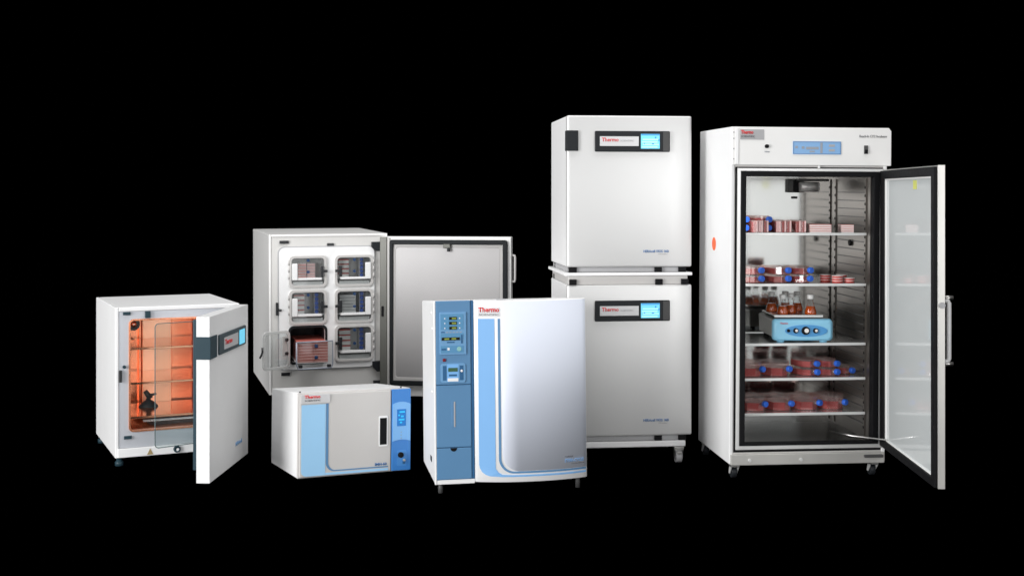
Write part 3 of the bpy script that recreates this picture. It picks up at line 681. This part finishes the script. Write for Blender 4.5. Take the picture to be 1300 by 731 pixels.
for x in (0.05, 0.592):
    for y in (0.035, DD - 0.07):
        c = obj('caster', MB().box(x - 0.026, x + 0.026, y - 0.026, y + 0.026, -0.086, -0.0745), 'steel', t, 0.003)
        hz = FZ - 0.138
        mb = MB(); mb.prism([(y - 0.02, -0.087), (y + 0.022, -0.087), (y + 0.018, -0.128), (y - 0.006, -0.140)], x - 0.024, x - 0.019, 'x'); mb.prism([(y - 0.02, -0.087), (y + 0.022, -0.087), (y + 0.018, -0.128), (y - 0.006, -0.140)], x + 0.019, x + 0.024, 'x')
        mb.box(x - 0.024, x + 0.024, y - 0.02, y + 0.022, -0.094, -0.0865)
        obj('fork', mb, 'steel', c, 0.001)
        obj('wheel', MB().rod((x - 0.0165, y + 0.002, hz + 0.034), (x + 0.0165, y + 0.002, hz + 0.034), 0.034, n=28), 'logogrey', c, 0.003)
        obj('brake_tab', MB().box(x - 0.012, x + 0.012, y - 0.036, y - 0.021, -0.112, -0.1), 'steel', c, 0.002)

# ================================================================== E: tall reach-in incubator
ME = frame((1.0646, 6.1542, 0.0794), 0.1077, 0.0102, 0.0041)
E_ = thing('reach_in_incubator', 'tall white reach-in incubator with glass door open, steel shelves and flasks inside, at far right', 'incubator', ME)
W, D, H = 0.7943, 0.593, 1.6277
ZB = -0.026
mb = MB(); mb.box(0, 0.018, 0.0, D, ZB, H); mb.box(W - 0.018, W, 0.0, D, ZB, H); mb.box(0.018, W - 0.018, 0.0205, D, 1.44, H - .001)
mb.box(0.018, W - 0.018, 0.0205, D, ZB, 0.024); mb.box(0.018, W - 0.018, D - 0.016, D, 0.024, 1.44)
obj('cabinet', mb, 'white', E_, 0.004)
obj('front_stiles', MB().plate(rc(0.0182, W - 0.0182, 0.025, 1.4395), [rc(0.0215, 0.7795, 0.030, 1.432)], 0.004, 0.02), 'greypaint', E_)
obj('frame_gap', MB().plate(rc(0.0216, 0.7794, 0.0302, 1.4318), [rc(0.034, 0.7705, 0.048, 1.425)], 0.010, 0.02), 'black', E_)
obj('steel_surround', MB().plate(rc(0.033, 0.7715, 0.044, 1.426), [rc(0.050, 0.7565, 0.064, 1.411)], -0.004, 0.0099), 'shelfedge', E_, 0.003)
obj('door_seal', MB().plate(rc(0.0502, 0.7563, 0.0642, 1.4108), [rc(0.076, 0.7235, 0.078, 1.385)], -0.010, 0.0300), 'black', E_, 0.004)
fm = MB().prism([(0.812, 1.612), (0.800, 1.628), (0.004, 1.6275), (0.004, 1.4405), (0.812, 1.4405)], -0.0085, 0.0200)
FA = obj('header_fascia', fm, 'cream', E_, 0.003)
obj('fascia_edge_strip', MB().box(0.018, 0.034, -0.0125, -0.0087, 1.446, 1.620), 'bright', FA, 0.0015)
bd = obj('badge', MB().box(0.042, 0.162, -0.0105, -0.0087, 1.565, 1.615), 'logogrey', FA, 0.001)
text('name_lettering', 'Thermo', 'red', bd, 0.046, 1.592, 0.062, 0.019, -0.0106, bold=0.03)
text('subtitle_lettering', 'SCIENTIFIC', 'ink', bd, 0.046, 1.575, 0.070, 0.010, -0.0106)
kl = obj('key_switch', MB().lathe([(0.010, 0), (0.009, -0.01)], (0.176, -0.0087, 1.533), axis='y'), 'black', FA)
text('switch_caption', 'POWER', 'lcdgrey', FA, 0.165, 1.503, 0.026, 0.006, -0.0087)
lp = obj('control_panel', MB().box(0.308, 0.552, -0.0115, -0.0087, 1.495, 1.559), 'lcdpanel', FA, 0.001)
obj('panel_border', MB().plate(rc(0.308, 0.552, 1.495, 1.559), [rc(0.3135, 0.5465, 1.500, 1.554)], -0.0122, -0.0117), 'lcdpanel2', lp)
mb = MB(); mb.box(0.319, 0.332, -0.0124, -0.0117, 1.524, 1.536); mb.box(0.352, 0.366, -0.0124, -0.0117, 1.522, 1.534); mb.box(0.374, 0.438, -0.0124, -0.0117, 1.519, 1.532)
mb.box(0.446, 0.458, -0.0124, -0.0117, 1.501, 1.553); mb.box(0.392, 0.418, -0.0124, -0.0117, 1.505, 1.513)
obj('panel_marks', mb, 'lcdgrey', lp)
mb = MB()
for z in (1.510, 1.533): mb.box(0.490, 0.520, -0.0124, -0.0117, z, z + 0.011)
obj('panel_keys', mb, 'logogrey', lp)
text('model_lettering', 'Reach-In CO2 Incubator', 'ink', FA, 0.647, 1.580, 0.142, 0.013, -0.0087)
sw = obj('power_switch', MB().box(0.670, 0.690, -0.0155, -0.0087, 1.499, 1.541), 'charcoal2', FA, 0.002)
obj('rocker', MB().box(0.6725, 0.6875, -0.019, -0.0157, 1.502, 1.520), 'black', sw, 0.002)
mb = MB()
for z in (1.52, 1.47, 1.57, 1.60): mb.rod((0.010, -0.0082, z), (0.010, -0.011, z), 0.0035, n=10)
obj('fascia_screws', mb, 'logogrey', FA)
obj('top_hinge_rail', MB().box(0.44, 0.448, -0.008, 0.0035, 1.427, 1.4395), 'bright', E_)
sp = MB().prism([(0.30 + 0.040 * math.cos(R(a)) * .9, 1.041 + 0.034 * math.sin(R(a))) for a in range(0, 360, 20)], -0.0012, -0.0001, 'x')
obj('round_sticker', sp, 'orange', E_)
obj('base_rail', MB().box(0.006, W - 0.006, -0.012, 0.0202, -0.030, 0.0245), 'railsteel', E_, 0.003)
mb = MB()
for x in (0.10, 0.36): mb.rod((x, -0.0122, -0.006), (x, -0.017, -0.006), 0.008)
obj('rail_bolts', mb, 'shelfedge', E_)
hb_ = MB().box(0.68, 0.775, -0.030, -0.0125, 0.000, 0.014)
obj('lower_hinge', hb_, 'charcoal2', E_, 0.003)
# interior
mb = MB(); xa, xb, ya, yb, za, zb = 0.078, 0.7215, 0.0302, 0.54, 0.074, 1.387
mb.box(xa, xb, yb, yb + .004, za, zb)
obj('back_liner', mb, 'mirror', E_)
mb = MB(); mb.box(xa - .004, xa, ya, yb, za, zb); mb.box(xa, xb, ya, yb, zb, zb + .004)
obj('liner', mb, 'mirror', E_)
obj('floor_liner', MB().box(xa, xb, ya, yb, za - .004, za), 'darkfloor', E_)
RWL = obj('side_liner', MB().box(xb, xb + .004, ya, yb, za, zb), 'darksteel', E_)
for y in (0.075, 0.49):
    mb = MB(); mb.box(xb - 0.006, xb - 0.0002, y, y + 0.016, za + .01, zb - .01)
    pl_ = obj('shelf_pilaster', mb, 'darksteel', RWL)
mb = MB()
for k in range(30):
    z = za + 0.05 + k * 0.0415
    for y in (0.083, 0.498): mb.box(xb - 0.0075, xb - 0.0062, y - .005, y + .005, z, z + 0.012)
obj('pilaster_slots', mb, 'black', RWL)
mb = MB()
for k in range(29):
    z = za + 0.07 + k * 0.0415
    mb.box(xb - 0.005, xb - 0.0003, 0.10, 0.485, z, z + 0.004)
obj('shelf_runners', mb, 'charcoal2', RWL)
obj('sensor_port', MB().rod((xb - 0.0002, 0.283, 1.048), (xb - 0.01, 0.283, 1.048), 0.016), 'black', RWL)
mb = MB()
for x in (xa + 0.012,):
    mb.box(x, x + 0.016, 0.505, 0.539, za + .01, zb - .01)
obj('rear_pilaster', mb, 'steel', E_)
fan = obj('fan_housing', MB().box(0.475, 0.535, 0.47, 0.5395, 1.305, 1.375), 'black', E_, 0.003)
obj('fan_motor', MB().rod((0.505, 0.455, 1.335), (0.60, 0.455, 1.335), 0.026, n=24), 'shelfedge', fan)
obj('motor_end', MB().rod((0.6005, 0.455, 1.335), (0.607, 0.455, 1.335), 0.026, n=24), 'shelfedge', fan)
obj('fan_bracket', MB().box(0.49, 0.66, 0.44, 0.50, 1.3655, 1.378), 'charcoal2', fan, 0.002)
obj('inlet_slot', MB().box(0.488, 0.52, 0.535, 0.5398, 1.272, 1.284), 'black', E_)
SZ = [1.105, 0.852, 0.556, 0.383, 0.209]
for z in SZ:
    s = obj('shelf', MB().box(xa + 0.003, xb - 0.009, 0.066, 0.50, z - 0.003, z), 'shelf', E_)
    obj('shelf_lip', MB().box(xa + 0.001, xb - 0.007, 0.058, 0.0655, z - 0.011, z + 0.002), 'shelfedge', s, 0.0015)
# casters
def casterE(x, y):
    c = obj('caster', MB().box(x - 0.022, x + 0.022, y - 0.022, y + 0.022, -0.043, ZB - 0.0045), 'steel', E_, 0.002)
    zc = FZ - 0.0794 + 0.028
    mb = MB()
    for s in (-1, 1): mb.prism([(y - 0.018, -0.044), (y + 0.018, -0.044), (y + 0.028, zc - 0.006), (y + 0.014, zc - 0.008)], x + s * 0.018 - 0.002, x + s * 0.018 + 0.002, 'x')
    obj('fork', mb, 'shelfedge', c)
    w = obj('wheel', MB().rod((x - 0.013, y + 0.018, zc), (x + 0.013, y + 0.018, zc), 0.028, n=28), 'charcoal', c, 0.003)
for x in (0.035, W - 0.05):
    for y in (0.03, D - 0.04): casterE(x, y)
# glass door
DE = obj('door', MB().plate(rc(0, 0.93, 0.130, 1.497), [rc(0.058, 0.886, 0.160, 1.450)], 0.001, 0.030), 'steel', E_, 0.002)
DE.matrix_world = frame((1.838, 6.24, 0), R(267.7))
obj('outer_door_trim', MB().plate(rc(0.928, 0.934, 0.129, 1.498), [], 0.002, 0.031), 'railsteel', DE, 0.001)
obj('door_seal', MB().plate(rc(0.002, 0.924, 0.132, 1.492), [rc(0.072, 0.874, 0.168, 1.452)], -0.012, 0.0006), 'black', DE, 0.003)
obj('glass_pane', MB().box(0.060, 0.884, 0.006, 0.026, 0.161, 1.449), 'milk', DE)
obj('glass_border', MB().plate(rc(0.0722, 0.8738, 0.1682, 1.4518), [rc(0.088, 0.868, 0.172, 1.444)], -0.002, 0.0058), 'cream', DE, 0.001)
obj('door_sticker', MB().box(0.545, 0.600, 0.0040, 0.0058, 1.398, 1.438), 'yellow', DE)
hn = MB(); hn.tube([(0.90, 0.030, 0.922), (0.905, 0.052, 0.922), (0.905, 0.056, 0.912), (0.905, 0.056, 0.675), (0.905, 0.052, 0.665), (0.90, 0.030, 0.665)], 0.010)
hd = obj('handle', hn, 'bright', DE)
for z in (0.934, 0.653): obj('handle_mount', MB().rod((0.90, 0.033, z), (0.90, 0.074, z), 0.010), 'steel', DE)
lk = obj('door_lock', MB().rod((0.934, 0.018, 0.905), (0.942, 0.018, 0.905), 0.013), 'logogrey', DE)
for z in (0.22, 0.80, 1.40): obj('hinge_knuckle', MB().rod((-0.002, 0.03, z - 0.03), (-0.002, 0.03, z + 0.03), 0.010), 'steel', DE)
obj('door_stay', MB().tube([(0.54, 0.09, 0.112), (0.62, -0.01, 0.106), (0.79, -0.11, 0.098)], 0.0045), 'steel', E_)
obj('stay_bracket', MB().box(0.775, 0.80, -0.125, -0.10, 0.088, 0.112), 'bright', E_, 0.003)

# -------- culture flasks on the shelves
fl = flask('culture_flask', '', None); fs = flask('culture_flask', '', None, w=0.118, L=0.13, h=0.041, fill=0.72)
fbig = flask('culture_flask', '', None, w=0.125, L=0.15, h=0.072, fill=0.58)
fnar = flask('culture_flask', '', None, w=0.085, L=0.13, h=0.041, fill=0.74)
used = set()
def put(proto, mw, label, group):
    mw = mw @ Matrix.Rotation(R(random.uniform(-5, 5)), 4, 'Z')
    if proto.name not in used:
        used.add(proto.name); proto.matrix_world = mw; proto['label'] = label; proto['group'] = group; return proto
    return copy_tree(proto, mw, label, group)
G2 = 'blue-capped flasks lying on the incubator shelves'
# second shelf: three pairs
for x, w_, who, pr_ in ((0.190, 0, 'leftmost', fs), (0.328, 0, 'middle', fnar), (0.442, 0, 'rightmost', fnar)):
    for k in range(2):
        put(pr_, at(ME, x - 0.012, 0.125, SZ[1] + 0.0006 + k * 0.0418, R(22)), f'{"upper" if k else "lower"} flask of the {who} pair on the second shelf from the top', G2)
for x, who in ((0.182, 'leftmost flask'), (0.320, 'second flask from the left')):
    put(fbig, at(ME, x, 0.120, SZ[3] + 0.0006, R(24)), f'single broad blue-capped {who} on the shelf just below the shaker', G2)
for x, who in ((0.468, 'left'), (0.572, 'right')):
    for k in range(2):
        put(fnar, at(ME, x, 0.125, SZ[3] + 0.0006 + k * 0.0418, R(22)), f'{"upper" if k else "lower"} flask of the {who} stacked pair on the shelf just below the shaker', G2)
put(fnar, at(ME, 0.668, 0.17, SZ[3] + 0.0006, R(25)), 'single small flask at the right end of the shelf just below the shaker', G2)
for i, x in enumerate((0.198, 0.336, 0.482, 0.618)):
    put(fbig, at(ME, x, 0.118 + i * 0.008, SZ[4] + 0.0006, R(26)), f'{["leftmost", "second from left", "third from left", "rightmost"][i]} of four broad flasks in a row on the lowest shelf', G2)
# top shelf: flasks standing on edge
fe = thing('standing_flask', '', 'flask')
obj('bottle_body', MB().prism([(0.002, 0), (0.002, 0.062), (0.13, 0.062), (0.13, 0), ], -0.0125, 0.0125, 'x'), 'flaskclear', fe, 0.002)
obj('culture_medium', MB().box(-0.0105, 0.0035, 0.006, 0.126, 0.002, 0.056), 'medium', fe)
obj('white_side_panel', MB().box(0.0045, 0.0118, 0.0008, 0.12, 0.004, 0.060), 'palepink', fe)
G1 = 'flasks standing on edge on the top shelf'
n_ = 0
for gi, (x0, cnt, who) in enumerate(((0.152, 3, 'left'), (0.270, 3, 'middle'), (0.372, 2, 'right'))):
    for k in range(cnt):
        pos = ['first', 'second', 'third'][k]
        put(fe, at(ME, x0 + k * 0.027, 0.085, SZ[0] + 0.0006, R(-3)), f'{pos} flask of the {who} on-edge group on the top shelf', G1)
    if gi < 2:
        for k in range(2):
            put(fnar, at(ME, x0 - 0.044, 0.15, SZ[0] + 0.0006 + k * 0.0418, R(14)), f'{"upper" if k else "lower"} flask lying left of the {who} on-edge group on the top shelf', G2)
# plates and dishes
for k in range(4):
    put_plate('w1', at(ME, 0.432, 0.085, SZ[0] + 0.0006 + k * 0.0108, R(-4)), f'well plate, {ordn(k, 4)} in the wide pile on the top shelf', 'pale well plates on the top shelf', 0.108, 0.12, 0.0108, 'plateline', 'pink', 'well_plate', 'well plate')
    put_plate('w2', at(ME, 0.600, 0.10, SZ[0] + 0.0006 + k * 0.0104, R(-8)), f'well plate, {ordn(k, 4)} in the small right-hand pile on the top shelf', 'pale well plates on the top shelf', 0.062, 0.08, 0.0104, 'plateline', 'pink', 'well_plate', 'well plate')
put(fnar, at(ME, 0.512, 0.29, SZ[0] + 0.0006, R(5)), 'blue-capped flask behind the wide pile of pale plates on the top shelf', G2)
pd = thing('petri_dish', '', 'petri dish')
obj('dish', MB().lathe([(0.026, 0), (0.027, 0.0005), (0.027, 0.0085), (0.0265, 0.009)], n=32), 'redplate', pd)
obj('lid', MB().lathe([(0.028, 0.0091), (0.0285, 0.0095), (0.0285, 0.0118), (0.028, 0.0122)], n=32), 'plateline', pd)
for x, y, cnt, who in ((0.555, 0.20, 3, 'left'), (0.592, 0.13, 3, 'front'), (0.640, 0.20, 3, 'rear'), (0.655, 0.135, 2, 'right')):
    for k in range(cnt):
        put(pd, at(ME, x, y, SZ[1] + 0.0006 + k * 0.0125), f'red petri dish, {ordn(k, cnt)} in the {who} pile on the second shelf', 'petri dishes on the second shelf')
# -------- orbital shaker with bottles
SHM = at(ME, 0.250, 0.100, SZ[2] + 0.0005, R(-4))
sh = thing('orbital_shaker', 'light blue orbital shaker with grey case and oval knob panel on the middle shelf', 'shaker', SHM)
obj('case', MB().loft([[(0.012, .042, .02), (0.288, .042, .02), (.285, .36, .02), (.015, .36, .02)], [(0.008, .042, .11), (0.292, .042, .11), (.288, .36, .11), (.012, .36, .11)], [(0.02, .05, .118), (0.28, .05, .118), (.276, .35, .118), (.024, .35, .118)]], smooth=False), 'shakergrey', sh, 0.004)
# flared moulded front
prof = []
for (yy, x0_, x1_, z0_, z1_) in ((0.0415, 0.004, 0.296, 0.014, 0.116), (0.020, -0.002, 0.304, 0.008, 0.118), (0.004, 0.002, 0.302, 0.010, 0.112), (-0.006, 0.016, 0.288, 0.020, 0.100)):
    prof.append([(x, yy, z) for x, z in rr(x0_, x1_, z0_, z1_, 0.018, 5)])
fr2 = obj('front_moulding', MB().loft(prof, smooth=True), 'shakerblue', sh)
for x in (0.045, 0.262):
    obj('foot', MB().lathe([(0.018, 0), (0.020, 0.006), (0.020, 0.022)], (x, 0.03, 0)), 'shakerblue', sh)
    obj('foot', MB().lathe([(0.014, 0), (0.014, 0.0195)], (x, 0.32, 0)), 'black', sh)
mb = MB().prism([(0.166 + 0.108 * math.cos(R(a)), 0.060 + 0.030 * math.sin(R(a))) for a in range(0, 360, 12)], -0.0085, -0.0055)
ov = obj('oval_panel', mb, 'shakerpanel', sh, 0.001)
for x, r, m1 in ((0.075, 0.008, 'black'), (0.112, 0.013, 'black'), (0.162, 0.021, 'black'), (0.212, 0.013, 'black')):
    k = obj('knob', MB().lathe([(r, 0), (r * .96, -0.007), (r * .8, -0.009)], (x, -0.0088, 0.061), axis='y'), m1, sh)
    if r > .01: obj('knob_face', MB().lathe([(r * .55, 0), (r * .5, -0.002)], (x + r * .15, -0.0180, 0.062), axis='y'), 'capwhite', k)
text('name_lettering', 'Thermo', 'red', fr2, 0.034, 0.0935, 0.040, 0.008, -0.0064, bold=0.02)
pf = obj('platform', MB().box(0.018, 0.262, 0.045, 0.315, 0.1265, 0.1325), 'shelf', sh, 0.001)
obj('platform_edge', MB().box(0.016, 0.264, 0.040, 0.0448, 0.122, 0.134), 'shelfedge', pf, 0.001)
obj('drive_pedestal', MB().lathe([(0.05, 0.1182), (0.05, 0.1263)], (0.14, 0.18, 0)), 'black', sh)
cf = thing('media_bottle', '', 'bottle')
obj('glass_body', MB().lathe([(0.0255, 0), (0.027, 0.002), (0.0265, 0.012), (0.019, 0.040), (0.0125, 0.056), (0.012, 0.070)], n=28), 'clear', cf)
obj('amber_medium', MB().lathe([(0.0245, 0.001), (0.0258, 0.003), (0.0252, 0.012), (0.0182, 0.038)], n=28), 'amberliq', cf)
obj('white_cap', MB().lathe([(0.0145, 0.0702), (0.0150, 0.072), (0.0150, 0.088), (0.0135, 0.090)], n=24), 'capwhite', cf)
GB = 'white-capped bottles of amber medium on the shaker'
for x, y, lab in ((0.050, 0.235, 'leftmost upright white-capped bottle on the shaker platform'),
                  (0.070, 0.085, 'front left white-capped bottle on the shaker platform'),
                  (0.128, 0.150, 'white-capped bottle in the middle of the group on the shaker'),
                  (0.190, 0.262, 'rearmost tall-looking white-capped bottle on the shaker platform'),
                  (0.212, 0.085, 'front right white-capped bottle standing apart on the shaker'),
                  (0.132, 0.275, 'rear centre white-capped bottle half hidden on the shaker')):
    put(cf, SHM @ Matrix.Translation((x, y, 0.1331)) @ Matrix.Scale(1.12, 4), lab, GB)

for o in (fl,):
    for ch in [k for k in bpy.data.objects if k.parent == o]: bpy.data.objects.remove(ch)
    bpy.data.objects.remove(o)

# ------------------------------------------------------------------ lights
def area(name, loc, tgt, sx, sy, power, col=(1, 1, 1)):
    l = bpy.data.lights.new(name, 'AREA'); l.shape = 'RECTANGLE'; l.size = sx; l.size_y = sy; l.energy = power; l.color = col
    o = bpy.data.objects.new(name, l); COL.objects.link(o); o.location = loc
    o.rotation_euler = (Vector(tgt) - Vector(loc)).to_track_quat('-Z', 'Y').to_euler(); return o
area('softbox_left', (-5.7, 1.5, 1.75), (0.0, 7.0, 0.95), 3.2, 3.6, 560)
area('softbox_right', (3.6, 0.0, 1.7), (1.0, 6.5, 1.0), 2.0, 3.4, 85)
area('softbox_front', (-1.2, -1.0, 1.5), (0.0, 6.5, 0.8), 3.0, 2.9, 95)
area('softbox_top', (0.0, 6.0, 5.2), (0.0, 7.0, 0.0), 7.0, 3.0, 230)
p = MA @ Vector((0.082, 0.20, 0.42)); q = MA @ Vector((0.40, 0.36, 0.42))
area('chamber_fill', p, q, 0.22, 0.50, 1.15, (1.0, 0.84, 0.70))  # unseen fill light added inside to brighten the copper; the incubator has no lamp
p = ME @ Vector((0.083, 0.10, 1.10)); q = ME @ Vector((0.50, 0.40, 1.05))
area('cabinet_fill', p, q, 0.10, 0.5, 0.7, (1.0, 0.99, 0.96))  # added fill light hidden behind the left stile, brightens the upper shelves
w = bpy.data.worlds.new('World'); S.world = w; w.use_nodes = True
w.node_tree.nodes['Background'].inputs[0].default_value = (1, 1, 1, 1)
w.node_tree.nodes['Background'].inputs[1].default_value = 0.12

# ------------------------------------------------------------------ camera
cam = bpy.data.cameras.new('camera'); co = bpy.data.objects.new('camera', cam); COL.objects.link(co)
co.location = (0, 0, CAM_H); co.rotation_euler = (R(90), 0, 0)
cam.sensor_width = 36; cam.lens = 1592.75 * 36 / 1300; cam.shift_y = -114.5 / 1300; cam.clip_end = 200
S.camera = co
S.view_settings.view_transform = 'Standard'; S.view_settings.look = 'None'
S.view_settings.exposure = 0.08; S.view_settings.gamma = 1
